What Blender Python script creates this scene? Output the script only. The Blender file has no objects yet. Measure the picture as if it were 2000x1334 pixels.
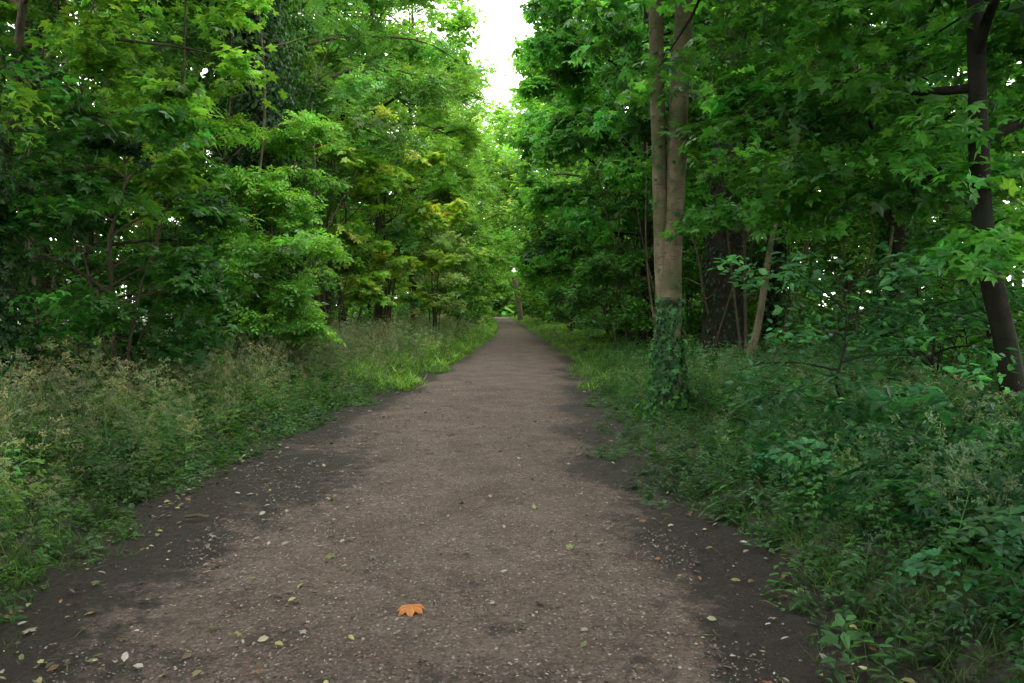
import bpy, math, numpy as np
from mathutils import Vector, noise as mn
rng=np.random.default_rng(7)
scene=bpy.context.scene
# ---------------------------------------------------------------- path layout (metres, y = forward)
PY=np.array([-30,0,3,4.6,5.8,7.7,10,15.4,23,38.5,58,90,115,150,400.])
PL=np.array([-2.2,-2.2,-2.35,-2.6,-2.75,-2.85,-2.6,-2.15,-1.7,-1.2,-1.4,-2.4,-3.4,-9,-60.])
PR=np.array([1.65,1.65,1.6,1.5,1.3,1.15,1.25,1.6,1.95,1.7,1.35,.6,-.3,-5,-55.])
def Lf(y): return np.interp(y,PY,PL)
def Rf(y): return np.interp(y,PY,PR)
def sn(x,y,s=1.0,p=0.0):
    return (np.sin(x*1.7*s+p+1.3*np.sin(y*1.1*s+p))+np.sin(y*2.3*s+2*p+1.1*np.sin(x*1.9*s))+.6*np.sin((x*3.1+y*2.7)*s+p*3))/2.6
def ss(t): t=np.clip(t,0,1); return t*t*(3-2*t)
def H(x,y):
    x=np.asarray(x,float); y=np.asarray(y,float)
    e=np.maximum(np.maximum(Lf(y)-x,x-Rf(y)),0)
    return -0.05+0.2*ss(e/.9)+0.05*sn(x,y,.9,.5)*np.minimum(e/1.0,1)+.02*sn(x,y,4,1)*np.minimum(e/.4,1)+0.02*np.clip(e-2,0,12)
def keep(p):
    x,y,z=p[:,0],p[:,1],p[:,2]
    l,r=Lf(y),Rf(y)
    low=(z<3.2+.5*sn(x,y,.8,2))&(x>l-.25+.25*sn(y,z,1.3))&(x<r+.2+.2*sn(y,z,1.7,4))
    g=np.interp(y,[0,7,12,19,30,45,58,70],[.15,.3,.85,1.1,1.05,.8,.3,-.6])  # gap half-width, narrowed overhead near the camera to shade the foreground
    # upper lane widened, above the view, to let more light onto the path
    g=g+np.clip(z-.42*y-1.2,0,9)*.42*np.interp(y,[6,10,36,50],[0,1,1,0])
    g=g+.45*sn(y,z,.6,1.5)+.35*sn(y,z,2.1,.5)
    hi=(z>=3.0)&(np.abs(x+.018*y)<g)
    cam=np.sqrt(x**2+y**2+(z-1.6)**2)<2.3
    gr=z<H(x,y)+.02
    return ~(low|hi|cam|gr)
# ---------------------------------------------------------------- mesh builder
class B:
    def __init__(s): s.v=[];s.f=[];s.m=[];s.c=[];s.n=0
    def add(s,v,f,m,c):
        v=np.asarray(v,np.float32);f=np.asarray(f,np.int32)
        s.v.append(v);s.f.append(f+s.n);s.n+=len(v)
        s.m.append(np.full(len(f),m,np.int32))
        c=np.asarray(c,np.float32)
        if c.ndim==1:c=np.tile(c,(len(f),1))
        s.c.append(c)
    def done(s,name,mats,smooth_m=()):
        v=np.concatenate(s.v);f=np.concatenate(s.f);m=np.concatenate(s.m);c=np.concatenate(s.c)
        me=bpy.data.meshes.new(name);me.vertices.add(len(v));me.vertices.foreach_set('co',v.ravel())
        me.loops.add(len(f)*4);me.loops.foreach_set('vertex_index',f.ravel().astype(np.int32))
        me.polygons.add(len(f));me.polygons.foreach_set('loop_start',np.arange(len(f),dtype=np.int32)*4)
        me.polygons.foreach_set('material_index',m)
        sm=np.isin(m,list(smooth_m));me.polygons.foreach_set('use_smooth',sm)
        for q in mats:me.materials.append(q)
        a=me.attributes.new('tint','FLOAT_COLOR','FACE')
        a.data.foreach_set('color',np.concatenate([c,np.ones((len(c),1),np.float32)],1).ravel())
        me.update(calc_edges=True)
        o=bpy.data.objects.new(name,me);scene.collection.objects.link(o);return o
def nrm(a): return a/np.maximum(np.linalg.norm(a,axis=-1,keepdims=True),1e-9)
def tube(b,pts,rad,k=6,m=0,c=(1,1,1),rough=0):
    pts=np.asarray(pts,float);rad=np.asarray(rad,float);n=len(pts)
    t=nrm(np.gradient(pts,axis=0));ref=np.array([1.,0,0]) if abs(t[0][0])<.8 else np.array([0,1.,0])
    u=nrm(np.cross(t,ref));w=np.cross(t,u);a=np.arange(k)*2*np.pi/k
    rr=rad[:,None]*np.ones((1,k))
    if rough: rr=rr*(1+rough*sn(a[None,:]*1.5+0*rr,pts[:,2:3]*2.0+0*rr,1.3,rad[0]*9))
    v=pts[:,None]+rr[...,None]*(np.cos(a)[None,:,None]*u[:,None]+np.sin(a)[None,:,None]*w[:,None])
    i=np.arange(n-1)[:,None]*k;j=np.arange(k)[None];j2=(j+1)%k
    f=np.stack([i+j,i+j2,i+k+j2,i+k+j],-1).reshape(-1,4)
    b.add(v.reshape(-1,3),f,m,c)
def spline(P,n):
    P=np.asarray(P,float);d=np.r_[0,np.cumsum(np.linalg.norm(np.diff(P,axis=0),axis=1))]
    t=np.linspace(0,d[-1],n);q=np.stack([np.interp(t,d,P[:,i]) for i in range(P.shape[1])],1)
    for _ in range(2*max(1,n//(3*len(P)))): q[1:-1]=(q[:-2]+2*q[1:-1]+q[2:])/4
    return q
# ---------------------------------------------------------------- leaf templates (v,f,cmul)
def T(v,f,c=None): v=np.array(v,float);f=np.array(f,int);return v,f,(np.ones((len(f),3)) if c is None else np.array(c,float))
OVAL=T([(0,0,0),(.27,.35,.06),(.2,.72,.04),(0,1,-.08),(-.2,.72,.04),(-.27,.35,.06)],[(0,1,2,3),(0,3,4,5)])
def palm(tips,vals,c0=(0,.25)):
    v=[(c0[0],c0[1],0.03)];f=[]
    for a,r in vals: v.append((c0[0]+r*math.sin(math.radians(a)),c0[1]+r*math.cos(math.radians(a)),.03))
    nv=len(vals)
    for i,(a,r,z) in enumerate(tips):
        v.append((c0[0]+r*math.sin(math.radians(a)),c0[1]+r*math.cos(math.radians(a)),z));f.append((0,1+i,1+nv+i,2+i))
    return T(v,f)
MAPLE=palm([(-112,.52,-.04),(-55,.72,-.1),(0,.78,-.14),(55,.72,-.1),(112,.52,-.04)],[(-150,.3),(-84,.36),(-27,.42),(27,.42),(84,.36),(150,.3)])
BIG=palm([(-90,.6,-.04),(0,.75,-.14),(90,.6,-.04)],[(-150,.35),(-45,.5),(45,.5),(150,.35)])
def leaflets(lst,w=.2,drop=-.3):
    v=[];f=[]
    for (bx,by,a,l,dz) in lst:
        a=math.radians(a);dx,dy=math.sin(a),math.cos(a);n=len(v)
        v+=[(bx,by,0),(bx+dx*l*.6+dy*w*l,by+dy*l*.6-dx*w*l,.02+dz*.3),(bx+dx*l,by+dy*l,dz),(bx+dx*l*.6-dy*w*l,by+dy*l*.6+dx*w*l,.02+dz*.3)]
        f.append((n,n+1,n+2,n+3))
    return T(v,f)
CHEST=leaflets([(0,.2,0,.8,-.25),(0,.2,42,.75,-.28),(0,.2,-42,.75,-.28),(0,.2,88,.6,-.26),(0,.2,-88,.6,-.26)],.22)
ASH=leaflets([(0,.75,0,.3,-.1)]+[(0,y,s*62,.36,-.06) for y in(.2,.4,.6) for s in(1,-1)],.25)
ELD=leaflets([(0,.6,0,.42,-.1)]+[(0,y,s*60,.4,-.08) for y in(.2,.48) for s in(1,-1)],.25)
def frames(n,up=1.0,noise=.5,out=None,outk=.3,droop=0.):
    N=np.tile(np.array([0,0,up]),(n,1))+rng.normal(0,noise,(n,3))
    if out is not None:N=N+outk*out
    N=nrm(N);d=rng.normal(0,1,(n,3));d[:,2]=d[:,2]*.3-droop
    if out is not None:d=d+.8*out
    d=nrm(d-N*(d*N).sum(1,keepdims=True));return np.stack([np.cross(d,N),d,N],2)
def scat(b,tpl,pos,R,s,col,m=1):
    v,f,cm=tpl;n=len(pos)
    if n==0:return
    s=np.asarray(s,float)
    sv=(s[:,None,None] if s.ndim==1 else s[:,None,:])*v[None]
    V=pos[:,None]+np.einsum('nij,nvj->nvi',R,sv)
    F=f[None]+(np.arange(n)*len(v))[:,None,None]
    C=col[:,None]*cm[None]
    b.add(V.reshape(-1,3),F.reshape(-1,4),m,C.reshape(-1,3))
def yawR(n,tilt=.12):
    a=rng.uniform(0,2*np.pi,n);z=nrm(np.stack([rng.normal(0,tilt,n),rng.normal(0,tilt,n),np.ones(n)],1))
    x=np.stack([np.cos(a),np.sin(a),0*a],1);x=nrm(x-z*(x*z).sum(1,keepdims=True));return np.stack([x,np.cross(z,x),z],2)
# ---------------------------------------------------------------- materials
def newmat(n):
    m=bpy.data.materials.new(n);m.use_nodes=True;nt=m.node_tree;nt.nodes.clear();return m,nt,nt.nodes,nt.links
def leafmat(name,trans=.45,rough=.45,tm=(1.9,1.9,.9)):
    m,nt,N,K=newmat(name);o=N.new('ShaderNodeOutputMaterial');a=N.new('ShaderNodeAttribute');a.attribute_name='tint'
    p=N.new('ShaderNodeBsdfPrincipled');p.inputs['Roughness'].default_value=rough;p.inputs['Specular IOR Level'].default_value=.4
    t=N.new('ShaderNodeBsdfTranslucent');mx=N.new('ShaderNodeMixShader');mx.inputs[0].default_value=trans
    mu=N.new('ShaderNodeMix');mu.data_type='RGBA';mu.blend_type='MULTIPLY';mu.inputs[0].default_value=1;mu.inputs[7].default_value=(*tm,1)
    K.new(a.outputs['Color'],p.inputs['Base Color']);K.new(a.outputs['Color'],mu.inputs[6]);K.new(mu.outputs[2],t.inputs['Color'])
    K.new(p.outputs[0],mx.inputs[1]);K.new(t.outputs[0],mx.inputs[2]);K.new(mx.outputs[0],o.inputs[0]);return m
LEAF=leafmat('leaf_green');GRASSM=leafmat('herb_green',.35,.6);DRYM=leafmat('fallen_leaf_dry',.1,.7,(1,1,1))
def barkmat(name,c1,c2,c3,sc=6,moss=.3,bump=.5,band=.4):
    m,nt,N,K=newmat(name);o=N.new('ShaderNodeOutputMaterial');p=N.new('ShaderNodeBsdfPrincipled');p.inputs['Roughness'].default_value=.85;p.inputs['Specular IOR Level'].default_value=.15
    tc=N.new('ShaderNodeTexCoord');mp=N.new('ShaderNodeMapping');mp.inputs['Scale'].default_value=(1,1,.5);K.new(tc.outputs['Object'],mp.inputs[0])
    n1=N.new('ShaderNodeTexNoise');n1.inputs['Scale'].default_value=sc;n1.inputs['Detail'].default_value=8;n1.inputs['Roughness'].default_value=.65;K.new(mp.outputs[0],n1.inputs[0])
    r=N.new('ShaderNodeValToRGB');r.color_ramp.elements[0].position=.35;r.color_ramp.elements[0].color=(*c1,1);r.color_ramp.elements[1].position=.65;r.color_ramp.elements[1].color=(*c2,1);K.new(n1.outputs[0],r.inputs[0])
    n2=N.new('ShaderNodeTexNoise');n2.inputs['Scale'].default_value=2.3;n2.inputs['Detail'].default_value=6;K.new(tc.outputs['Object'],n2.inputs[0])
    r2=N.new('ShaderNodeValToRGB');r2.color_ramp.elements[0].position=.5-.2*moss;r2.color_ramp.elements[1].position=.75-.2*moss;K.new(n2.outputs[0],r2.inputs[0])
    mx=N.new('ShaderNodeMix');mx.data_type='RGBA';K.new(r2.outputs[0],mx.inputs[0]);K.new(r.outputs[0],mx.inputs[6]);mx.inputs[7].default_value=(*c3,1)
    mp2=N.new('ShaderNodeMapping');mp2.inputs['Scale'].default_value=(6,6,26);K.new(tc.outputs['Object'],mp2.inputs[0])
    n3=N.new('ShaderNodeTexNoise');n3.inputs['Scale'].default_value=1.5;n3.inputs['Detail'].default_value=4;K.new(mp2.outputs[0],n3.inputs[0])
    r3=N.new('ShaderNodeValToRGB');r3.color_ramp.elements[0].position=.33;r3.color_ramp.elements[0].color=(.45,.45,.45,1);r3.color_ramp.elements[1].position=.42;r3.color_ramp.elements[1].color=(1,1,1,1);K.new(n3.outputs[0],r3.inputs[0])
    m2=N.new('ShaderNodeMix');m2.data_type='RGBA';m2.blend_type='MULTIPLY';m2.inputs[0].default_value=band;K.new(mx.outputs[2],m2.inputs[6]);K.new(r3.outputs[0],m2.inputs[7])
    K.new(m2.outputs[2],p.inputs['Base Color'])
    ad=N.new('ShaderNodeMath');ad.operation='MULTIPLY_ADD';K.new(r3.outputs[0],ad.inputs[0]);ad.inputs[1].default_value=.25;K.new(n1.outputs[0],ad.inputs[2])
    b=N.new('ShaderNodeBump');b.inputs['Strength'].default_value=bump;b.inputs['Distance'].default_value=.02;K.new(ad.outputs[0],b.inputs['Height']);K.new(b.outputs[0],p.inputs['Normal']);K.new(p.outputs[0],o.inputs[0]);return m
BARKL=barkmat('bark_smooth',(.085,.07,.044),(.18,.15,.1),(.06,.07,.028),9,.5,.8,.8)
BARKD=barkmat('bark_dark',(.008,.007,.0055),(.024,.019,.014),(.011,.016,.007),9,.5,.9)
BARKM=barkmat('bark_mid',(.045,.036,.026),(.1,.08,.054),(.04,.05,.02),9,.3,.7)
# ---------------------------------------------------------------- colours
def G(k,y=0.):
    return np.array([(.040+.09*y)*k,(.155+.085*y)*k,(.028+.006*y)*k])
def cvar(base,n,v=.22,cl=None):
    s=np.exp(rng.normal(0,v,n))
    if cl is not None:s=s*cl
    h=rng.normal(0,.12,(n,1));c=base[None]*s[:,None]
    return np.clip(c*np.concatenate([1+h*1.3,1+h*.2,1-h*.5],1),.002,.45)
def clumpleaves(b,C,Rc,n,tpl,ls,col,flat=.3,axis=None,droop=.25,noise=.45,m=1,filt=True):
    k=len(C)
    if k==0:return
    cl=np.exp(rng.normal(0,.38,k));hue=rng.normal(0,.6,k)
    wt=rng.uniform(.2,1.4,k);i=rng.choice(k,n,p=wt/wt.sum())
    o=rng.normal(0,1,(n,3));o=nrm(o)*(rng.uniform(0,1,(n,1))**.45)
    tl=rng.normal(0,.35,(k,2));o2=o.copy();o2[:,2]=o[:,2]*flat+(o[:,:2]*tl[i]).sum(1)-.35*(o[:,0]**2+o[:,1]**2)*.6
    rs=rng.uniform(.6,1.25,k)[i][:,None]*Rc
    P=C[i]+o2*rs
    if filt:
        q=keep(P);P=P[q];i=i[q];o=o[q]
    nn=len(P)
    if nn==0:return
    out=o.copy();out[:,2]=0
    R=frames(nn,1,noise,out,.25,droop)
    scat(b,tpl,P,R,ls*rng.uniform(.6,1.25,nn),cvar(col,nn,.22,cl[i])*(1+.14*np.clip(hue[i],-1,1.5)[:,None]*np.array([[1,.3,-.2]])),m)
def tree(name,x,y,Ht,r,R,zmin,tpl,ls,nl,col,nlimb=14,sub=5,clr=.6,flat=.28,lean=(0,0),bark=None,droop=.25,trunk=None,b=None,noise=.45,rise=.45,ivy=0,extra=None,bias=0,stems=0,ivc=None):
    b=B()
    z0=float(H(x,y))-.05
    if trunk is None:
        tt=np.linspace(0,1,12);w=np.cumsum(rng.normal(0,.05*R/4+.03,(12,2)),0);w-=w[0]
        trunk=np.stack([x+lean[0]*tt+w[:,0],y+lean[1]*tt+w[:,1],z0+Ht*tt],1)
        trunk=spline(trunk,24)
    tt=np.linspace(0,1,len(trunk));rad=r*(1-.85*tt**1.1)+r*.5*np.exp(-tt*Ht/.35)
    tube(b,trunk,rad,12 if r>.12 else 7,0,(1,1,1),.08)
    for k in range(stems):
        a=rng.uniform(0,6.28);rr=R*rng.uniform(.2,.6);hh=Ht*rng.uniform(.5,.85)
        tube(b,spline([(x+rng.normal(0,.12),y+rng.normal(0,.12),z0),(x+math.cos(a)*rr*.35,y+math.sin(a)*rr*.35,z0+hh*.5),(x+math.cos(a)*rr,y+math.sin(a)*rr,z0+hh)],9),np.linspace(r*.55,r*.12,9),6,0)
    C=[];ld=min(droop,.3)
    for i in range(nlimb):
        s=(i+rng.uniform(0,1))/nlimb;z=zmin+(Ht*.97-zmin)*s;t=z/Ht
        p0=np.array([np.interp(t,tt,trunk[:,j]) for j in range(3)])
        az=i*2.4+rng.uniform(-.5,.5);L=R*(math.sin(math.pi*(.22+.56*s))**.8)*rng.uniform(.6,1.2)
        d=np.array([math.cos(az),math.sin(az)]);L*=1+bias*(-np.sign(x))*d[0]
        q=np.linspace(0,1,7);rr=rise*rng.uniform(.3,1.7)
        lp=np.stack([p0[0]+d[0]*L*q,p0[1]+d[1]*L*q,p0[2]+L*(rr*q*1.3-.75*rr*q**2.2-ld*.5*q**2)],1)
        lp[1:]+=rng.normal(0,.06*L/2,(6,3))
        if not keep(lp[-1:])[0]: lp=p0+(lp-p0)*.7
        r0=min(r*(1-.85*t)*.6+.006,.016*L+.008)
        tube(b,spline(lp,10),np.linspace(r0,r0*.15,10),5,0,(1,1,1))
        for k in range(sub):
            u=rng.uniform(.28,1);p=np.array([np.interp(u,q,lp[:,j]) for j in range(3)])
            a2=az+rng.choice([-1,1])*rng.uniform(.3,1.4);l2=R*.34*rng.uniform(.4,1.1)*(1.2-u*.5)
            e=p+np.array([math.cos(a2)*l2,math.sin(a2)*l2,rng.normal(.05,.35)*l2])
            mid=(p+e)/2+rng.normal(0,.05*l2,3)
            if keep(e[None])[0]: tube(b,[p,mid,e],[r0*.4,r0*.28,r0*.1],4,0,(1,1,1))
            C+= [e,mid] if rng.uniform()<.5 else [e]
        C.append(lp[-1])
    C=np.array(C)
    clumpleaves(b,C,clr,nl,tpl,ls,col,flat,droop=droop,noise=noise)
    if extra: 
        for e in extra: clumpleaves(b,np.array(e[0]),e[1],e[2],tpl,ls,col,flat,droop=droop,noise=noise)
    if ivy: ivyon(b,trunk,rad,ivy[0],ivy[1],ivy[2],ivy[3],ivc)
    return b.done(name,[bark or BARKM,LEAF],(0,))
def ivyon(b,trunk,rad,z1,n,thick,ls,col=None,z0=0,pw=1.,tail=0):
    t=rng.uniform(0,1,n)**pw;z=z0+(z1-z0)*t;az=rng.uniform(0,2*np.pi,n)
    if tail: 
        k=rng.uniform(0,1,n)<np.clip(1.15-t+.45*sn(az*1.0,z*0+2,1.0,tail),0,1)**1.2;z=z[k];az=az[k];n=len(z)
    cx=np.interp(z,trunk[:,2],trunk[:,0]);cy=np.interp(z,trunk[:,2],trunk[:,1]);rr=np.interp(z,trunk[:,2],rad)
    th=thick*(.35+.65*(.5+.5*sn(az*1.0,z,1.1,thick*5)))*rng.uniform(.1,1.2,n)
    if tail: th=th*(1.3-(z-z0)/(z1-z0))
    out=np.stack([np.cos(az),np.sin(az),0*az],1)
    P=np.stack([cx,cy,z],1)+out*(rr+th+.01)[:,None]
    N=nrm(out+rng.normal(0,.35,(n,3))+np.array([0,0,.35]));d=np.array([0,0,-1.])+rng.normal(0,.5,(n,3));d=nrm(d-N*(d*N).sum(1,keepdims=True))
    scat(b,MAPLE if ls<.1 else OVAL,P,np.stack([np.cross(d,N),d,N],2),ls*rng.uniform(.5,1.3,n),cvar(G(.36) if col is None else col,n,.45),1)
# ================================================================ GROUND
def soilmat():
    m,nt,N,K=newmat('woodland_soil');o=N.new('ShaderNodeOutputMaterial');p=N.new('ShaderNodeBsdfPrincipled');p.inputs['Roughness'].default_value=.9
    tc=N.new('ShaderNodeTexCoord');n1=N.new('ShaderNodeTexNoise');n1.inputs['Scale'].default_value=9;n1.inputs['Detail'].default_value=10;n1.inputs['Roughness'].default_value=.7;K.new(tc.outputs['Object'],n1.inputs[0])
    r=N.new('ShaderNodeValToRGB');e=r.color_ramp.elements;e[0].position=.35;e[0].color=(.014,.011,.009,1);e[1].position=.68;e[1].color=(.05,.04,.03,1);K.new(n1.outputs[0],r.inputs[0])
    n2=N.new('ShaderNodeTexNoise');n2.inputs['Scale'].default_value=1.3;n2.inputs['Detail'].default_value=6;K.new(tc.outputs['Object'],n2.inputs[0])
    r2=N.new('ShaderNodeValToRGB');r2.color_ramp.elements[0].position=.5;r2.color_ramp.elements[1].position=.64;K.new(n2.outputs[0],r2.inputs[0])
    mx=N.new('ShaderNodeMix');mx.data_type='RGBA';K.new(r2.outputs[0],mx.inputs[0]);K.new(r.outputs[0],mx.inputs[6]);mx.inputs[7].default_value=(.022,.045,.012,1)
    K.new(mx.outputs[2],p.inputs['Base Color']);b=N.new('ShaderNodeBump');b.inputs['Strength'].default_value=.8;b.inputs['Distance'].default_value=.04;K.new(n1.outputs[0],b.inputs['Height']);K.new(b.outputs[0],p.inputs['Normal']);K.new(p.outputs[0],o.inputs[0]);return m
def gridmesh(name,X,Y,Z,mat,attr=None):
    ny,nx=X.shape;v=np.stack([X,Y,Z],-1).reshape(-1,3)
    i=np.arange(ny-1)[:,None]*nx+np.arange(nx-1)[None];f=np.stack([i,i+1,i+nx+1,i+nx],-1).reshape(-1,4)
    me=bpy.data.meshes.new(name);me.vertices.add(len(v));me.vertices.foreach_set('co',v.astype(np.float32).ravel())
    me.loops.add(len(f)*4);me.loops.foreach_set('vertex_index',f.astype(np.int32).ravel());me.polygons.add(len(f));me.polygons.foreach_set('loop_start',np.arange(len(f),dtype=np.int32)*4)
    me.polygons.foreach_set('use_smooth',np.ones(len(f),bool))
    if attr is not None:
        a=me.attributes.new('mud','FLOAT','POINT');a.data.foreach_set('value',attr.astype(np.float32).ravel())
    me.materials.append(mat);me.update(calc_edges=True);o=bpy.data.objects.new(name,me);scene.collection.objects.link(o);return o
far=np.array([14,17,22,30,45,70,120,200,350.])
xs=np.r_[-far[::-1],np.arange(-12,12.01,.16),far]
ys=np.r_[-350,-200,-100,-50,-25,-12,np.arange(-6,20,.16),np.arange(20,60,.5),np.arange(60,160,2),170,200,260,350,500]
X,Y=np.meshgrid(xs,ys);gridmesh('ground',X,Y,H(X,Y),soilmat())
def pathmat():
    m,nt,N,K=newmat('gravel_dirt');o=N.new('ShaderNodeOutputMaterial');p=N.new('ShaderNodeBsdfPrincipled')
    tc=N.new('ShaderNodeTexCoord');at=N.new('ShaderNodeAttribute');at.attribute_name='mud'
    def noi(s,d=6,r=.6):
        n=N.new('ShaderNodeTexNoise');n.inputs['Scale'].default_value=s;n.inputs['Detail'].default_value=d;n.inputs['Roughness'].default_value=r;K.new(tc.outputs['Object'],n.inputs[0]);return n
    def ramp(src,els):
        r=N.new('ShaderNodeValToRGB');e=r.color_ramp.elements
        for i,(q,c) in enumerate(els):
            if i<2:e[i].position=q;x=e[i]
            else:x=e.new(q)
            x.color=(*c,1)
        K.new(src,r.inputs[0]);return r
    def mix(f,a,b,bt='MIX'):
        x=N.new('ShaderNodeMix');x.data_type='RGBA';x.blend_type=bt
        if isinstance(f,(int,float)):x.inputs[0].default_value=f
        else:K.new(f,x.inputs[0])
        for s,k in((a,6),(b,7)):
            if isinstance(s,tuple):x.inputs[k].default_value=(*s,1)
            else:K.new(s,x.inputs[k])
        return x.outputs[2]
    fine=noi(38,8,.8);base=ramp(fine.outputs[0],[(.34,(.055,.041,.034)),(.66,(.205,.156,.128))])
    vo=N.new('ShaderNodeTexVoronoi');vo.inputs['Scale'].default_value=46;K.new(tc.outputs['Object'],vo.inputs[0])
    sep=N.new('ShaderNodeSeparateColor');K.new(vo.outputs['Color'],sep.inputs[0])
    pc=ramp(sep.outputs[0],[(0,(.05,.038,.032)),(.45,(.15,.112,.092)),(.7,(.26,.215,.185)),(.9,(.16,.155,.15)),(1,(.4,.36,.32))])
    pm=ramp(vo.outputs['Distance'],[(.28,(1,1,1)),(.5,(0,0,0))])
    sel=N.new('ShaderNodeMath');sel.operation='GREATER_THAN';sel.inputs[1].default_value=.42;K.new(sep.outputs[1],sel.inputs[0])
    ml=N.new('ShaderNodeMath');ml.operation='MULTIPLY';K.new(pm.outputs[0],ml.inputs[0]);K.new(sel.outputs[0],ml.inputs[1])
    c=mix(ml.outputs[0],base.outputs[0],pc.outputs[0])
    big=noi(1.4,10,.75);bc=ramp(big.outputs[0],[(.36,(.6,.56,.54)),(.6,(1,1,1))]);c=mix(1.0,c,bc.outputs[0],'MULTIPLY')
    mn_=noi(4.5,10,.85);ad=N.new('ShaderNodeMath');ad.operation='MULTIPLY_ADD';K.new(mn_.outputs[0],ad.inputs[0]);ad.inputs[1].default_value=2.4;K.new(at.outputs['Fac'],ad.inputs[2])
    sc=N.new('ShaderNodeMath');sc.operation='SUBTRACT';K.new(ad.outputs[0],sc.inputs[0]);sc.inputs[1].default_value=.72
    mf=ramp(sc.outputs[0],[(.6,(0,0,0)),(.92,(1,1,1))])
    mudc=ramp(fine.outputs[0],[(.3,(.008,.006,.005)),(.75,(.038,.028,.023))]);c=mix(mf.outputs[0],c,mudc.outputs[0])
    K.new(c,p.inputs['Base Color'])
    rr=ramp(mf.outputs[0],[(0,(.9,)*3),(1,(.55,)*3)]);K.new(rr.outputs[0],p.inputs['Roughness']);p.inputs['Specular IOR Level'].default_value=.25
    hb=N.new('ShaderNodeMath');hb.operation='MULTIPLY_ADD';K.new(ml.outputs[0],hb.inputs[0]);hb.inputs[1].default_value=.4;K.new(fine.outputs[0],hb.inputs[2])
    b=N.new('ShaderNodeBump');b.inputs['Strength'].default_value=1.0;b.inputs['Distance'].default_value=.022;K.new(hb.outputs[0],b.inputs['Height']);K.new(b.outputs[0],p.inputs['Normal']);K.new(p.outputs[0],o.inputs[0]);return m
yp=np.r_[np.arange(-10,1.5,.3),np.arange(1.5,14,.03),np.arange(14,40,.2),np.arange(40,170,1.5)]
u=np.linspace(0,1,150);Yp=np.repeat(yp[:,None],150,1);l=(Lf(yp)-.6)[:,None];r_=(Rf(yp)+.6)[:,None];Xp=l+(r_-l)*u[None]
Zp=np.zeros_like(Xp)
ein=np.minimum(Xp-Lf(Yp),Rf(Yp)-Xp)
patch=np.exp(-(((Xp+2.0)/.65)**2+((Yp-6.8)/1.6)**2))
mud=ss((.85+.3*sn(Xp,Yp,1.2)-ein)/1.0)*.78+.65*patch+.2*np.exp(-((Yp-2.4)/1.5)**2)+.25*ss((5.5-Yp)/2)*ss((Xp-.6)/.8)
for i in range(len(yp)):
    if 1.2<yp[i]<16:
        for j in range(150):
            a=mn.noise(Vector((Xp[i,j]*9,yp[i]*9,0)))
            Zp[i,j]=a*.008+mn.noise(Vector((Xp[i,j]*2,yp[i]*2,3)))*.016+mud[i,j]*.016*mn.noise(Vector((Xp[i,j]*16,yp[i]*12,7)))
Zp+=.015+.03*ss(ein/1.5)*1.0
gridmesh('dirt_path',Xp,Yp,Zp,pathmat(),mud)
def pz(x,y): return .02+.03*ss(np.minimum(x-Lf(y),Rf(y)-x)/1.5)
def stonemat():
    m,nt,N,K=newmat('pebble_stone');o=N.new('ShaderNodeOutputMaterial');p=N.new('ShaderNodeBsdfPrincipled');p.inputs['Roughness'].default_value=.75
    a=N.new('ShaderNodeAttribute');a.attribute_name='tint';K.new(a.outputs['Color'],p.inputs['Base Color']);K.new(p.outputs[0],o.inputs[0]);return m
STONE=stonemat()
ico=T([(1,-.2,0),(.5,.8,0),(-.6,.8,0),(-1,-.1,0),(-.5,-.9,0),(.6,-.8,0),(.45,.35,.6),(-.45,.35,.62),(-.45,-.4,.55),(.5,-.35,.6)],
  [(6,7,8,9),(1,2,7,6),(2,3,8,7),(4,5,9,8),(0,1,6,9)])
b=B();n=36000;y=1.8+12*rng.uniform(0,1,n)**1.4;x=Lf(y)+(Rf(y)-Lf(y))*rng.uniform(0,1,n)
k=(np.minimum(x-Lf(y),Rf(y)-x)>.5+.35*sn(x,y,1.5))|(rng.uniform(0,1,n)<.12);x=x[k];y=y[k];n=len(x)
pal=np.array([(.14,.105,.085),(.2,.165,.14),(.11,.105,.1),(.07,.052,.042),(.28,.25,.21),(.16,.1,.075)])
sz=.0035+.0055*rng.uniform(0,1,n)**2.5
scat(b,ico,np.stack([x,y,pz(x,y)+.001],1),yawR(n,.3),np.stack([sz*rng.uniform(.8,1.5,n),sz,sz*.8],1),pal[rng.integers(0,6,n)]*rng.uniform(.45,1.0,(n,1)),0)
b.done('gravel',[STONE])
# ================================================================ ground plants
def tuft(nb=11,w=.012):
    v=[];f=[];c=[]
    for i in range(nb):
        a=rng.uniform(0,6.28);l=rng.uniform(.5,1);bd=rng.uniform(.2,.9);px,py=rng.normal(0,.12,2);dx,dy=math.cos(a),math.sin(a)
        n=len(v)
        for (t,ww) in((0,1),(.55,.8),(1,.08)):
            ox=px+dx*bd*l*t*t;oy=py+dy*bd*l*t*t;z=l*(t-.35*bd*t*t)
            v+=[(ox-dy*w*ww,oy+dx*w*ww,z),(ox+dy*w*ww,oy-dx*w*ww,z)]
        f+=[(n,n+1,n+3,n+2),(n+2,n+3,n+5,n+4)];q=rng.uniform(.6,1.25);c+=[(q*.8,)*3,(q*1.1,)*3]
    return T(v,f,c)
TUFT=[tuft(11,.013) for _ in range(4)];TUFTF=[tuft(9,.03) for _ in range(3)]
def strip(v,f,c,p,q,w,col):
    p=np.array(p,float);q=np.array(q,float);d=q-p;s=np.cross(d,rng.normal(0,1,3));s=s/np.linalg.norm(s)*w;n=len(v)
    v+=[tuple(p-s),tuple(p+s),tuple(q+s*.6),tuple(q-s*.6)];f.append((n,n+1,n+2,n+3));c.append(col)
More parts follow.
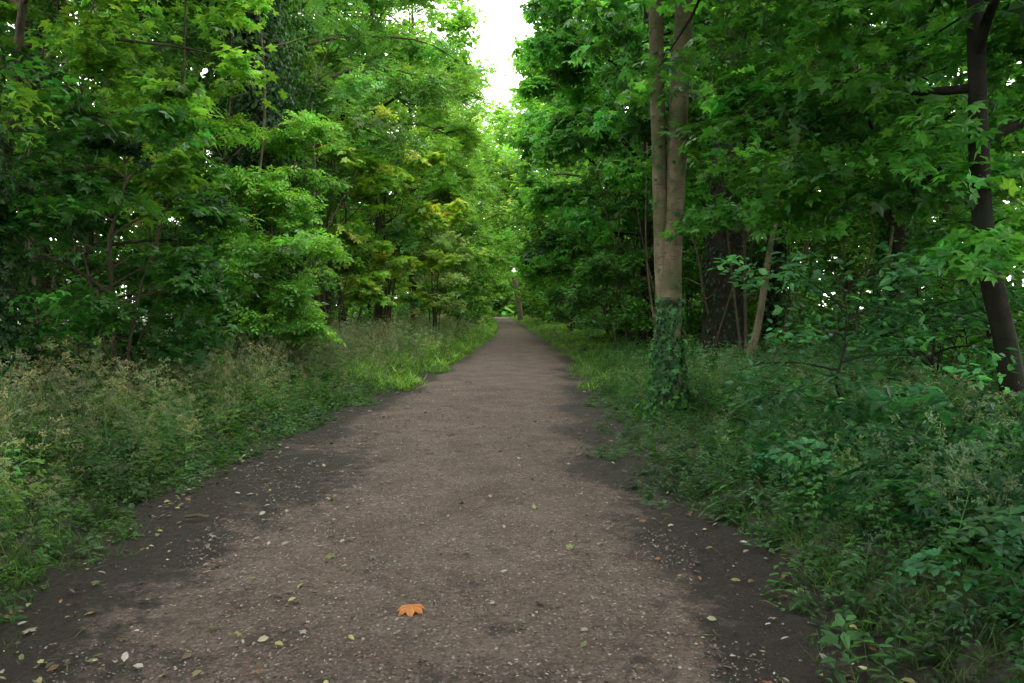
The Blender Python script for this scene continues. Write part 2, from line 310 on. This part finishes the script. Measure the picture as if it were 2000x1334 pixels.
def parsley():
    v=[];f=[];c=[];lc=(1.0,.95,1.0);hc=(2.2,1.3,2.6)
    top=np.array([rng.normal(0,.06),rng.normal(0,.06),.8]);strip(v,f,c,(0,0,0),top*.5,.004,lc);strip(v,f,c,top*.5,top,.004,lc)
    for i in range(7):
        t=rng.uniform(.45,1);p=top*t;a=rng.uniform(0,6.28);l=rng.uniform(.08,.26);e=p+np.array([math.cos(a)*l*.8,math.sin(a)*l*.8,l*rng.uniform(.5,1.1)])
        strip(v,f,c,p,e,.003,lc)
        for j in range(6):
            a=rng.uniform(0,6.28);q=e+np.array([math.cos(a)*.05*rng.uniform(.3,1.2),math.sin(a)*.05*rng.uniform(.3,1.2),rng.uniform(.015,.05)])
            strip(v,f,c,e,q,.0015,hc)
            for g in range(2):
                q2=q+rng.normal(0,.009,3);strip(v,f,c,q2,q2+rng.normal(0,.013,3),.006,hc)
    for i in range(6):
        a=rng.uniform(0,6.28);z=rng.uniform(.05,.5);p=np.array([0,0,z]);dd=np.array([math.cos(a),math.sin(a),.25]);L=rng.uniform(.15,.3)
        strip(v,f,c,p,p+dd*L,.002,lc)
        for j in range(8):
            t=(j+1)/8;q=p+dd*L*t;a2=a+(1.1 if j%2 else -1.1);l2=.07*(1.2-t);e=q+np.array([math.cos(a2)*l2,math.sin(a2)*l2,rng.normal(-.01,.012)]);strip(v,f,c,q,e,.012*(1.2-t)+.004,(1,1.15,.8))
    return T(v,f,c)
PARS=[parsley() for _ in range(6)]
def nettle(np_=9,Lk=.21):
    v=[];f=[];c=[];strip(v,f,c,(0,0,0),(.02,.01,.5),.006,(.8,.8,.8));strip(v,f,c,(.02,.01,.5),(.02,.03,1),.004,(.8,.8,.8))
    for i in range(np_):
        z=.12+.88*i/(np_-1.);L=Lk*(1.25-.75*z);a0=(i%2)*1.57+rng.normal(0,.2)
        for s in(0,math.pi):
            a=a0+s;d=np.array([math.cos(a),math.sin(a),-.1+rng.normal(0,.2)]);sd=np.array([-math.sin(a),math.cos(a),0]);p=np.array([.02,.02,z])+d*.03;n=len(v);up=np.array([0,0,.02])
            q=rng.uniform(.75,1.25)*(.7+.4*z)
            v+=[tuple(p),tuple(p+d*L*.35+sd*L*.27+up),tuple(p+d*L*.75+sd*L*.15+up*.5),tuple(p+d*L-up*2),tuple(p+d*L*.75-sd*L*.15+up*.5),tuple(p+d*L*.35-sd*L*.27+up)]
            f+=[(n,n+1,n+2,n+3),(n,n+3,n+4,n+5)];c+=[(q,q,q)]*2
    return T(v,f,c)
NETT=[nettle() for _ in range(5)];WEED=[nettle(5,.5) for _ in range(5)]
def bramble():
    v=[];f=[];c=[];pts=[np.array([t*.9,.08*math.sin(t*5),.75*math.sin(t*2.4)*.9]) for t in np.linspace(0,1,9)]
    for i in range(8):strip(v,f,c,pts[i],pts[i+1],.005,(.8,.6,.8))
    for i in range(1,9):
        for s in(1,-1):
            base=pts[i];d0=np.array([.35,s*1.0,.15+rng.normal(0,.3)]);d0/=np.linalg.norm(d0);st=base+d0*.06;strip(v,f,c,base,st,.003,(.8,.8,.8))
            for an in(-1.1,0,1.1):
                ca,sa=math.cos(an),math.sin(an);d=np.array([d0[0]*ca-d0[1]*sa,d0[0]*sa+d0[1]*ca,d0[2]-.25+rng.normal(0,.15)]);sd=np.array([-d[1],d[0],rng.normal(0,.15)]);L=.115*rng.uniform(.7,1.2);n=len(v);up=np.array([0,0,.015]);q=rng.uniform(.6,1.4)
                v+=[tuple(st),tuple(st+d*L*.35+sd*L*.33+up),tuple(st+d*L*.75+sd*L*.24+up*.5),tuple(st+d*L),tuple(st+d*L*.75-sd*L*.24+up*.5),tuple(st+d*L*.35-sd*L*.33+up)]
                f+=[(n,n+1,n+2,n+3),(n,n+3,n+4,n+5)];c+=[(q,q,q)]*2
    return T(v,f,c)
BRAM=[bramble() for _ in range(6)]
def field(name,tpls,n,fx,s,col,mat=None,tilt=.12,var=.25,sink=.02):
    b=B();x,y=fx(n);n=len(x);w=rng.integers(0,len(tpls),n)
    for k,t in enumerate(tpls):
        q=w==k;m=int(q.sum());xx,yy=x[q],y[q];S=s(xx,yy)*rng.uniform(.55,1.3,m)
        # only low plants where the ground is trodden round the foot of the twin sycamore
        g=~((xx>1.2)&(xx<2.75)&(yy>7.4)&(yy<10.4)&(S>.2));xx,yy,S=xx[g],yy[g],S[g];m=len(xx)
        P=np.stack([xx,yy,H(xx,yy)-sink],1)
        cl=1+.4*sn(xx,yy,.8,2.2)
        scat(b,t,P,yawR(m,tilt),S,cvar(col,m,var,cl),0)
    return b.done(name,[mat or GRASSM])
def side(sg,e0,e1,y0,y1,py=1.6,pe=1.,wob=.3,thin=None):
    def f(n):
        y=y0+(y1-y0)*rng.uniform(0,1,n)**py;e=e0+(e1-e0)*rng.uniform(0,1,n)**pe
        wb=wob*sn(y,y*.3,1.7,sg)+.6*wob*sn(y,y*.3,5.1,sg)
        x=np.where(sg<0,Lf(y)-e,Rf(y)+e)+wb
        k=np.sqrt(x*x+y*y)>1.9
        if thin is not None:k&=rng.uniform(0,1,n)<thin(x,y)
        return x[k],y[k]
    return f
patchy=lambda x,y:.5+.5*sn(x,y,2.2,1)
U=lambda a,d:(lambda x,y:a+d*rng.uniform(0,1,len(x)))
bl=np.array([1,1,1.6])
field('verge_grass',TUFT,5500,side(-1,0,2.2,2.4,24,1.5,1.2),U(.1,.12),G(.6,.6),tilt=.35)
field('verge_grass',TUFT,6500,side(1,.0,2.6,2.4,24,1.4,1.2),U(.1,.1),G(.6,.5),tilt=.35)
field('verge_grass',TUFT,5200,side(-1,-1.2,.2,2.2,15,1.3,.5,thin=lambda x,y:(sn(x,y,2.0,3)>.3)*1.),U(.04,.05),G(.7,.7),tilt=.4)
field('verge_grass',TUFT,3800,side(1,-.6,.3,2.2,16,1.3,.45,thin=lambda x,y:(sn(x,y,2.0,1)>.2)*1.),U(.05,.06),G(.7,.6),tilt=.4)
field('verge_grass',TUFTF,9000,side(-1,-.15,4.5,14,120,1.5,1.2),U(.28,.15),G(1.15,.8),tilt=.25)
field('verge_grass',TUFTF,7500,side(1,-.15,4.5,14,120,1.4,1.3),U(.18,.12),G(1.1,.8),tilt=.25)
field('verge_weeds',WEED,4200,side(-1,.0,1.8,2.4,26,1.3,1.1),lambda x,y:.07+.02*np.clip(y-3,0,4)+.06*rng.uniform(0,1,len(x)),G(.6,.3)*np.array([1,1,1.4]),LEAF,tilt=.3)
field('verge_weeds',WEED,5600,side(1,-.05,2.8,2.4,26,1.3,1.1),U(.08,.13),G(.6,.2)*bl,LEAF,tilt=.3)
field('verge_weeds',WEED,650,side(-1,-1.2,.1,2.2,15,1.3,.5),U(.03,.05),G(.6,.4),LEAF,tilt=.25)
field('cow_parsley',PARS,3200,side(-1,.25,5.8,3.0,22,1.25,.9),lambda x,y:np.clip(.38+.28*(Lf(y)-x),.4,.85),G(.66,.6)*np.array([1.15,1,1.8]))
field('cow_parsley',PARS,1100,side(-1,.3,5.5,20,50,1.2,.9),lambda x,y:.9+0*x,G(1.1,.6)*np.array([1.05,1,1.7]))
field('stinging_nettles',NETT,2200,side(-1,.4,5.8,3.5,45,1.4,.8,thin=patchy),lambda x,y:np.clip(.25+.16*(Lf(y)-x),.3,.75),G(.8,.25)*np.array([1,1,1.4]))
field('stinging_nettles',NETT,3200,side(1,.3,6.5,4.0,22,1.2,.9),lambda x,y:np.clip(.22+.12*(x-Rf(y)),.25,.55),G(.75,.2)*bl)
field('cow_parsley',PARS,1300,side(1,.4,5.5,4.0,16,1.2,.9),lambda x,y:np.clip(.36+.15*(x-Rf(y)),.36,.65),G(.75,.4)*np.array([1,1,1.8]))
field('bramble_thicket',BRAM,520,side(1,.8,4.4,2.2,7.0,1.0,.9),lambda x,y:np.clip(.32+.22*(x-Rf(y)),.38,.8),G(.6,.0)*np.array([.9,1,1.8]),LEAF,tilt=.5)
field('bramble_thicket',BRAM,500,side(-1,3.0,7,3,13,1.0,.9),lambda x,y:.85+0*x,G(.5,.1)*bl,LEAF,tilt=.4)
field('ground_ivy',[OVAL],20000,side(1,1.5,14,6,34,1.2,.9),U(.12,.03),G(.9,.1),LEAF,tilt=.5,sink=-.12)
field('woodland_herbs',NETT,2600,side(1,4,14,8,40,1.2,.9),lambda x,y:.7+0*x,G(.7,.2))
# ================================================================ fallen leaves, twigs
b=B();n=1300;y=2.3+13*rng.uniform(0,1,n)**1.3;e=rng.uniform(0,1,n)**1.6*1.8-.1;sd=rng.uniform(0,1,n)<.68;x=np.where(sd,Lf(y)+e,Rf(y)-e)
pal=np.array([(.3,.27,.1),(.36,.34,.22),(.2,.11,.05),(.12,.08,.05),(.2,.25,.08),(.32,.3,.26),(.07,.05,.03)])
scat(b,OVAL,np.stack([x,y,pz(x,y)+.012],1),yawR(n,.3),rng.uniform(.018,.06,n),pal[rng.integers(0,7,n)]*rng.uniform(.4,1,(n,1)),0)
n=120;y=2.3+9*rng.uniform(0,1,n);x=Lf(y)+(Rf(y)-Lf(y))*rng.uniform(0,1,n)
scat(b,MAPLE,np.stack([x,y,pz(x,y)+.012],1),yawR(n,.25),rng.uniform(.025,.06,n),pal[rng.integers(0,7,n)]*rng.uniform(.3,.8,(n,1)),0)
scat(b,CHEST,np.array([[-.52,3.75,.08],[1.02,2.95,.07],[-.75,3.0,.06]]),yawR(3,.15),np.array([.13,.07,.1]),np.array([(.36,.14,.035),(.2,.07,.025),(.07,.09,.05)]),0)
b.done('fallen_leaves',[DRYM])
b=B()
for i in range(380):
    y=2.4+9*rng.uniform()**1.2;x=Lf(y)+(Rf(y)-Lf(y))*rng.uniform();a=rng.uniform(0,3.14);L=rng.uniform(.02,.1);d=np.array([math.cos(a),math.sin(a),0])*L;p=np.array([x,y,float(pz(x,y))+.01]);r=rng.uniform(.0015,.004)
    tube(b,[p-d*.5,p+rng.normal(0,.008,3)+[0,0,.003],p+d*.5],[r,r,r*.6],5,0,(1,1,1))
tube(b,[(-2.42,5.4,.05),(-2.33,5.42,.058),(-2.24,5.4,.05)],[.012,.014,.009],8,0)
b.done('fallen_twigs',[BARKM])
# ================================================================ TWIN TRUNK TREE
b=B()
def px(X,Yp,d): return ((X-1000)/1444*d,d,1.6+(600-Yp)/1444*d)
main=spline([(2.13,10,-.15),px(1304,800,10),px(1308,690,10),px(1306,560,10),px(1310,470,10),px(1316,380,10),px(1320,250,10),px(1326,100,10),px(1332,0,10),(2.4,10.1,8.5),(2.7,10.2,13),(2.6,10.2,17)],70)
mr=np.interp(main[:,2],[-.1,.25,.8,2,3,4,6,10,17],[.27,.2,.165,.16,.135,.125,.12,.1,.02])
tube(b,main,mr,20,0,(1,1,1),.07)
sec=spline([(2.1,10.02,.9),(2.06,10.02,1.6),px(1293,500,10),px(1288,440,10),px(1285,330,10),px(1280,200,10),px(1276,60,10),px(1274,0,10),(1.75,9.9,8.5),(1.5,9.8,12),(1.3,9.8,16)],60)
sr=np.interp(sec[:,2],[.9,1.6,2.4,3.2,4.5,6,10,16],[.1,.12,.105,.095,.1,.09,.07,.015])
tube(b,sec,sr,18,0,(1,1,1),.07)
C=[]
for trk in(main,sec):
    for i in range(13):
        z=6.8+9*i/13.;p=np.array([np.interp(z,trk[:,2],trk[:,j]) for j in range(3)]);az=i*2.4+rng.uniform(0,1);L=rng.uniform(1.5,3.6)
        q=np.linspace(0,1,6);lp=np.stack([p[0]+math.cos(az)*L*q,p[1]+math.sin(az)*L*q,p[2]+L*(.6*q-.3*q*q)],1);tube(b,lp,np.linspace(.04,.01,6),5,0)
        for k in range(6):
            u_=rng.uniform(.3,1);C.append(p+(lp[-1]-p)*u_+rng.normal(0,.5,3))
clumpleaves(b,np.array(C),.7,9000,MAPLE,.15,G(.75,.15),.3)
ivyon(b,main,mr,1.75,2300,.09,.085,G(.6,.05)*np.array([1,1,1.5]),0,.9,tail=1.2)
ivyon(b,main,mr,.6,600,.3,.1,G(.8,.1),0,1.2,tail=2.)
ivyon(b,sec,sr,5.9,120,.03,.07,G(.6),2.6,1.)
ivyon(b,main,mr,5.5,90,.03,.07,G(.6),1.3,1.)
b.done('shade_sycamore',[BARKL,LEAF],(0,))
sl=spline([(4.02,13,-.1),px(1452,745,13),px(1478,650,13),px(1492,560,13),px(1500,490,13),px(1512,430,13),px(1530,330,13),px(1570,230,13),px(1585,100,13),(5.4,13,7.5)],40)
tree('maple_sapling',4,13,7.5,.075,2.6,3.0,MAPLE,.17,3200,G(.95,.2),nlimb=10,sub=5,clr=.5,trunk=sl,bark=BARKL)
dk=spline([(4.95,7,-.1),px(1985,780,7),px(1965,660,7),px(1930,540,7),px(1912,430,7),px(1902,300,7),px(1893,120,7),px(1885,0,7),(4.25,7,6.5),(4.4,7.2,10)],50)
tree('shade_maple',5,7,10,.115,3.6,3.2,MAPLE,.15,8500,G(.95,.1),nlimb=20,sub=6,clr=.5,trunk=dk,bark=BARKD,flat=.2,
     extra=[([px(a,c,d) for a,c,d in[(1500,60,8),(1620,120,7.5),(1720,220,7.4),(1560,230,8),(1820,300,7.4),(1450,330,8.5),(1600,340,7.8),(1750,380,7.5),(1480,180,9),(1650,30,7),(1560,400,8.2),(1420,60,9),(1400,250,9.5),(1400,420,9.5),(1980,90,7.6),(1960,330,7.6),(1880,240,6.3),(1900,480,6.6)]],.75,3200)])
LT=[
('ivy_covered_tree',-5.7,16.5,18,.38,3.4,9,ASH,.27,2600,G(.7,.3),dict(nlimb=12,sub=5,clr=.7,ivy=(15,22000,1.05,.12),bark=BARKD)),
('ivy_covered_tree',-5.9,8.4,13,.2,3.2,4.8,MAPLE,.16,5500,G(.45),dict(nlimb=16,clr=.6,ivy=(9,8000,.4,.09),bark=BARKD)),
('shade_maple',-7.6,11.2,11,.1,3.6,2.8,MAPLE,.17,13000,G(1.35,.6),dict(nlimb=26,sub=5,clr=.55,flat=.18,lean=(1.2,0),stems=3)),
('field_maple',-5.2,9.6,3.8,.05,1.9,.7,MAPLE,.14,5000,G(.65,.05),dict(nlimb=15,sub=4,clr=.42,flat=.2,stems=3)),
('dogwood_shrub',-7.0,9.0,4.5,.05,2.2,.6,OVAL,.12,6000,G(.6),dict(nlimb=15,sub=4,clr=.45,stems=4)),
('elder_shrub',-5.4,15,5.2,.07,2.1,.5,ELD,.27,8500,G(1.45,.45),dict(nlimb=26,sub=5,clr=.38,rise=.8,stems=4)),
('elder_shrub',-4.6,13.6,3.0,.05,1.2,.4,ELD,.24,2800,G(1.3,.4),dict(nlimb=13,sub=4,clr=.33,rise=.7,stems=3)),
('hawthorn_shrub',-8.2,14.5,7,.09,2.8,.4,OVAL,.11,14000,G(.8,.15)*np.array([1.2,1,1.8]),dict(nlimb=26,sub=6,clr=.5,flat=.7,stems=4)),
('hawthorn_shrub',-7.2,19.5,8,.1,2.8,.4,OVAL,.13,14000,G(.9,.25)*np.array([1.2,1,1.8]),dict(nlimb=26,sub=6,clr=.5,flat=.7,stems=4)),
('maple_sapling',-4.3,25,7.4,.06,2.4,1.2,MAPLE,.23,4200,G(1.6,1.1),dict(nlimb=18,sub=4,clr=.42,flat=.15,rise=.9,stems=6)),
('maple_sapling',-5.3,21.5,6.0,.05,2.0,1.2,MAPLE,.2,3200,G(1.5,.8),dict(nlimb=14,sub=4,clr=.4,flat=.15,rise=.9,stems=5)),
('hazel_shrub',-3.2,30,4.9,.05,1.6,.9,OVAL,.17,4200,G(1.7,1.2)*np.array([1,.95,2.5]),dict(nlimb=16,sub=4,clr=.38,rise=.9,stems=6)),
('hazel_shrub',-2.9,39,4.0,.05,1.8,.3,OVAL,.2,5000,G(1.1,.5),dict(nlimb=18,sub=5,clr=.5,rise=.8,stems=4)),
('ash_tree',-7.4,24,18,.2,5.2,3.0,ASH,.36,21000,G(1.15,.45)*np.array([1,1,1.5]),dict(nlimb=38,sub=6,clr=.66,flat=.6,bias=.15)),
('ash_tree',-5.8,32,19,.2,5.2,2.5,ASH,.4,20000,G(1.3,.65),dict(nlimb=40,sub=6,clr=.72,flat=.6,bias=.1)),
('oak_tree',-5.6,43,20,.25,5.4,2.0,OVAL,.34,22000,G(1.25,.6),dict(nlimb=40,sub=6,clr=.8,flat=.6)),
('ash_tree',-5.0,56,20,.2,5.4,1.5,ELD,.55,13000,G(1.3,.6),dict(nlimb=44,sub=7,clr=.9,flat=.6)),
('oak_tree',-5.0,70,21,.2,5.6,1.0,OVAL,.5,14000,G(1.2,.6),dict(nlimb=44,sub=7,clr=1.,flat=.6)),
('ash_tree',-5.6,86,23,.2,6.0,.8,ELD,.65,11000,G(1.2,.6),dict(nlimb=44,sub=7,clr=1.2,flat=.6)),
('ash_tree',-11,17,18,.25,5,2.0,ASH,.4,12000,G(.95,.4),dict(nlimb=32,sub=6,clr=.85,flat=.6)),
('oak_tree',-11.5,28,20,.25,5.5,1.0,OVAL,.38,17000,G(1.,.4),dict(nlimb=34,sub=6,clr=.95,flat=.6)),
('shade_sycamore',-9.3,14.5,17,.2,4.4,7,MAPLE,.26,9000,G(1.,.5),dict(nlimb=26,sub=6,clr=.8,flat=.4)),
('oak_tree',-10,40,22,.25,5.5,3.0,OVAL,.46,13000,G(1.1,.5),dict(nlimb=34,sub=6,clr=1.,flat=.6)),
('shade_sycamore',-6.2,3.0,14,.22,6.4,5.2,MAPLE,.24,9500,G(.6,.2),dict(nlimb=28,sub=5,clr=.9,bark=BARKD)),  # added beside the camera; its overhead crown darkens the foreground
('shade_sycamore',-5.0,-4,14,.2,6.4,5,MAPLE,.34,6000,G(.6,.2),dict(nlimb=24,sub=6,clr=1.)),  # unseen, added behind the camera to block skylight
('shade_sycamore',5.4,-2.5,14,.2,6.6,4.5,MAPLE,.34,6500,G(.6,.1),dict(nlimb=26,sub=6,clr=1.)),  # unseen, added behind the camera for shade on the near path
('shade_maple',6.6,3.8,12,.18,6.0,4.0,MAPLE,.22,8500,G(.65,.05),dict(nlimb=26,sub=5,clr=.8,bark=BARKD)),  # added on the right of the camera, overhead crown shades the foreground
('horse_chestnut_tree',4.85,17,18,.5,5.0,4.8,CHEST,.3,8500,G(.95,.08),dict(nlimb=26,sub=6,clr=.7,droop=.6,bark=BARKD,flat=.5,ivy=(5,1500,.06,.1),ivc=G(.22))),
('horse_chestnut_tree',4.6,25,19,.3,5.4,3.0,CHEST,.34,16000,G(1.15,.12),dict(nlimb=36,sub=6,clr=.72,droop=.6,bark=BARKD,flat=.6)),
('horse_chestnut_tree',5.2,34,19,.3,5.4,2.0,CHEST,.42,15000,G(1.2,.25),dict(nlimb=38,sub=6,clr=.85,droop=.5,bark=BARKD,flat=.6)),
('shade_maple',6.4,12.5,9,.1,3.4,2.4,MAPLE,.18,7000,G(1.05,.15),dict(nlimb=22,sub=5,clr=.55,bark=BARKD,flat=.2)),
('shade_maple',8.6,9.0,11,.14,3.8,3.0,MAPLE,.19,7500,G(1.,.1),dict(nlimb=24,sub=5,clr=.65,bark=BARKD,flat=.25)),
('ivy_covered_tree',8.2,16,14,.2,3.4,4,MAPLE,.25,4800,G(1.,.15),dict(nlimb=20,sub=5,clr=.7,bark=BARKD,ivy=(9,5000,.3,.12))),
('ivy_covered_tree',6.6,19,15,.2,3.6,4,MAPLE,.28,4800,G(1.1,.25),dict(nlimb=20,sub=5,clr=.8,bark=BARKD,ivy=(9,3000,.2,.13))),
('dogwood_shrub',3.0,6.6,1.8,.014,1.0,.35,OVAL,.1,1300,G(.8,.05)*np.array([1,1,2.0]),dict(nlimb=12,sub=4,clr=.3,rise=.6,bark=BARKD)),
('dogwood_shrub',5.0,8.8,1.7,.03,1.2,.2,OVAL,.1,2600,G(.7,.0)*bl,dict(nlimb=13,sub=4,clr=.36,stems=3,bark=BARKD)),
('dogwood_shrub',6.6,10.5,2.4,.03,1.6,.3,OVAL,.11,3300,G(.75,.1),dict(nlimb=15,sub=4,clr=.4,stems=3,bark=BARKD)),
('hazel_shrub',4.6,29,5.6,.06,2.3,.4,OVAL,.2,9000,G(1.15,.3)*np.array([1.1,1,2.2]),dict(nlimb=24,sub=5,clr=.48,rise=.7,flat=.6,stems=5)),
('hazel_shrub',4.7,36,6,.06,2.6,.4,OVAL,.22,9500,G(1.2,.35)*np.array([1.1,1,2.2]),dict(nlimb=26,sub=6,clr=.6,rise=.7,flat=.6,stems=4)),
('hazel_shrub',4.3,23.5,3.0,.04,1.5,.3,OVAL,.16,4000,G(1.1,.2),dict(nlimb=16,sub=5,clr=.4,rise=.7,flat=.5,stems=4)),
('hazel_shrub',3.6,45,5,.06,2.2,.3,OVAL,.28,5500,G(1.15,.4)*np.array([1,1,1.9]),dict(nlimb=22,sub=6,clr=.6,rise=.7,flat=.6)),
('hazel_shrub',7.5,24,4.5,.06,2.4,.3,OVAL,.2,6500,G(1,.3),dict(nlimb=22,sub=6,clr=.6,rise=.7,flat=.6)),
('hazel_shrub',9.5,19,4,.06,2.4,.3,OVAL,.18,6500,G(1,.3),dict(nlimb=22,sub=6,clr=.6,rise=.7,flat=.6)),
('oak_tree',5.2,46,20,.25,5.4,1.5,OVAL,.36,20000,G(1.2,.4),dict(nlimb=40,sub=6,clr=.8,flat=.6)),
('oak_tree',4.6,60,21,.25,5.6,1.2,OVAL,.46,16000,G(1.2,.5),dict(nlimb=44,sub=7,clr=.9,flat=.6)),
('oak_tree',4.0,76,23,.25,6.0,1.0,OVAL,.55,14000,G(1.15,.6),dict(nlimb=44,sub=7,clr=1.1,flat=.6)),
('ash_tree',2.8,96,25,.25,6.0,.6,ELD,.7,11000,G(1.2,.6),dict(nlimb=40,sub=7,clr=1.2,flat=.6)),
('ash_tree',-5.5,103,22,.25,5.5,.4,ELD,.7,9000,G(.8,.5),dict(nlimb=34,sub=7,clr=1.2,flat=.5)),
('hazel_shrub',3.2,66,4,.06,2.0,.2,OVAL,.35,3500,G(.9,.4),dict(nlimb=22,sub=6,clr=.7,flat=.5)),
('hazel_shrub',2.4,100,4,.06,2.4,.2,OVAL,.45,4000,G(.9,.4),dict(nlimb=22,sub=6,clr=.8,flat=.5)),
('hazel_shrub',-3.6,55,4.5,.06,2.2,.2,OVAL,.35,4000,G(.8,.3),dict(nlimb=22,sub=6,clr=.7,flat=.5)),
('hazel_shrub',-4.6,74,4.5,.06,2.4,.2,OVAL,.4,3500,G(.7,.2),dict(nlimb=22,sub=6,clr=.8,flat=.5)),
('oak_tree',10.5,23,18,.22,5,2.0,OVAL,.34,14000,G(1,.3),dict(nlimb=30,sub=6,clr=.9,flat=.6)),
('oak_tree',10.8,34,19,.22,5,1.0,OVAL,.4,12000,G(1,.3),dict(nlimb=30,sub=6,clr=1.,flat=.6)),
]
for a in LT: tree(*a[:11],**a[11])
# thin poles and tangled bare stems between the bigger trees
b=B()
for i in range(56):
    sg=1 if i%2 else -1
    if sg>0: x=rng.uniform(3.2,9.5);y=rng.uniform(10.5,26)
    else: x=-rng.uniform(4.8,8.5);y=rng.uniform(10,30)
    h=rng.uniform(3.5,9);r=rng.uniform(.014,.05);lx=rng.normal(0,.9);z0=float(H(x,y))-.05
    p=spline([(x,y,z0),(x+lx*.3+rng.normal(0,.15),y,z0+h*.35),(x+lx*.5+rng.normal(0,.2),y+rng.normal(0,.3),z0+h*.7),(x+lx,y,z0+h)],14)
    tube(b,p,np.linspace(r,r*.35,14),7,i%3 and 1,(1,1,1),.05)
    for k in range(4):
        q=p[rng.integers(4,13)];a=rng.uniform(0,6.28);L=rng.uniform(.5,1.6);e=q+np.array([math.cos(a)*L,math.sin(a)*L,rng.uniform(-.1,.9)*L]);tube(b,[q,(q+e)/2+rng.normal(0,.1,3),e],[r*.4,r*.3,r*.12],5,i%3 and 1)
b.done('hazel_poles',[BARKL,BARKM],(0,1))
# distant mass closing the wood
b=B();C=[]
for sgn in(-1,1):
    n=680;xx=sgn*rng.uniform(13,26,n);yy=rng.uniform(12,115,n);zz=25*rng.uniform(0,1,n)**1.05+.3;C.append(np.stack([xx,yy,zz],1))
clumpleaves(b,np.concatenate(C),2.1,48000,BIG,.64,G(.95,.35),.6,filt=False)
n=300;C=np.stack([rng.uniform(-20,16,n),rng.uniform(121,140,n),rng.uniform(.5,30,n)],1)
C=np.concatenate([C,np.stack([rng.uniform(-14,12,120),rng.uniform(119,126,120),rng.uniform(.3,7,120)],1)])
clumpleaves(b,C,2.4,14000,BIG,1.1,G(.9,.5),.6,filt=False)
n=160;C=np.stack([rng.uniform(-22,22,n),rng.uniform(-24,-14,n),rng.uniform(.5,15,n)],1)
clumpleaves(b,C,2.4,4000,BIG,1.1,G(.7,.4),.6,filt=False)
for i in range(170):
    sg=rng.choice([-1,1]);x=sg*rng.uniform(7,22);y=rng.uniform(10,90);h=rng.uniform(8,16);r=rng.uniform(.04,.17)
    tube(b,spline([(x,y,-.2),(x+rng.normal(0,.4),y,h*.5),(x+rng.normal(0,1.2),y,h)],8),np.linspace(r,r*.4,8),8,0 if i%3 else 3)
tube(b,spline([(1.0,84,-.2),(.8,84,2),(.2,84,5)],8),np.linspace(.34,.26,8),9,2)
b.done('distant_trees',[BARKD,LEAF,BARKL,BARKM],(0,2,3))
b=B();n=330;C=np.concatenate([np.stack([-rng.uniform(8.5,14,n),rng.uniform(8,95,n),rng.uniform(.2,6,n)],1),np.stack([rng.uniform(8.5,16,n),rng.uniform(12,95,n),rng.uniform(.2,5,n)],1)])
clumpleaves(b,C,1.2,38000,BIG,.3,G(.85,.3),.6)
b.done('woodland_understorey',[BARKD,LEAF])
# ================================================================ light
w=bpy.data.worlds.new('World');scene.world=w;w.use_nodes=True;N=w.node_tree.nodes;K=w.node_tree.links
bg=N['Background'];sky=N.new('ShaderNodeTexSky');sky.sky_type='NISHITA';sky.sun_disc=False
EL,AZ=math.radians(62),math.radians(160)
sky.sun_elevation=EL;sky.sun_rotation=AZ;sky.dust_density=3
mx=N.new('ShaderNodeMix');mx.data_type='RGBA';mx.inputs[0].default_value=.85;K.new(sky.outputs[0],mx.inputs[6]);mx.inputs[7].default_value=(54,53,52,1)
K.new(mx.outputs[2],bg.inputs[0]);bg.inputs[1].default_value=.15
sd=bpy.data.lights.new('sun','SUN');sd.energy=1.0;sd.angle=math.radians(25);sd.color=(1,.97,.92)
so=bpy.data.objects.new('sun',sd);scene.collection.objects.link(so)
dv=Vector((math.sin(AZ)*math.cos(EL),math.cos(AZ)*math.cos(EL),math.sin(EL)));so.rotation_euler=dv.to_track_quat('Z','Y').to_euler()
cd=bpy.data.cameras.new('camera');cd.lens=26;cd.sensor_width=36;cd.clip_end=1500;cd.clip_start=.05
co=bpy.data.objects.new('camera',cd);scene.collection.objects.link(co);co.location=(0,0,1.6);co.rotation_euler=(math.radians(90-2.66),0,0);scene.camera=co
scene.view_settings.view_transform='Standard';scene.view_settings.look='None';scene.view_settings.exposure=0
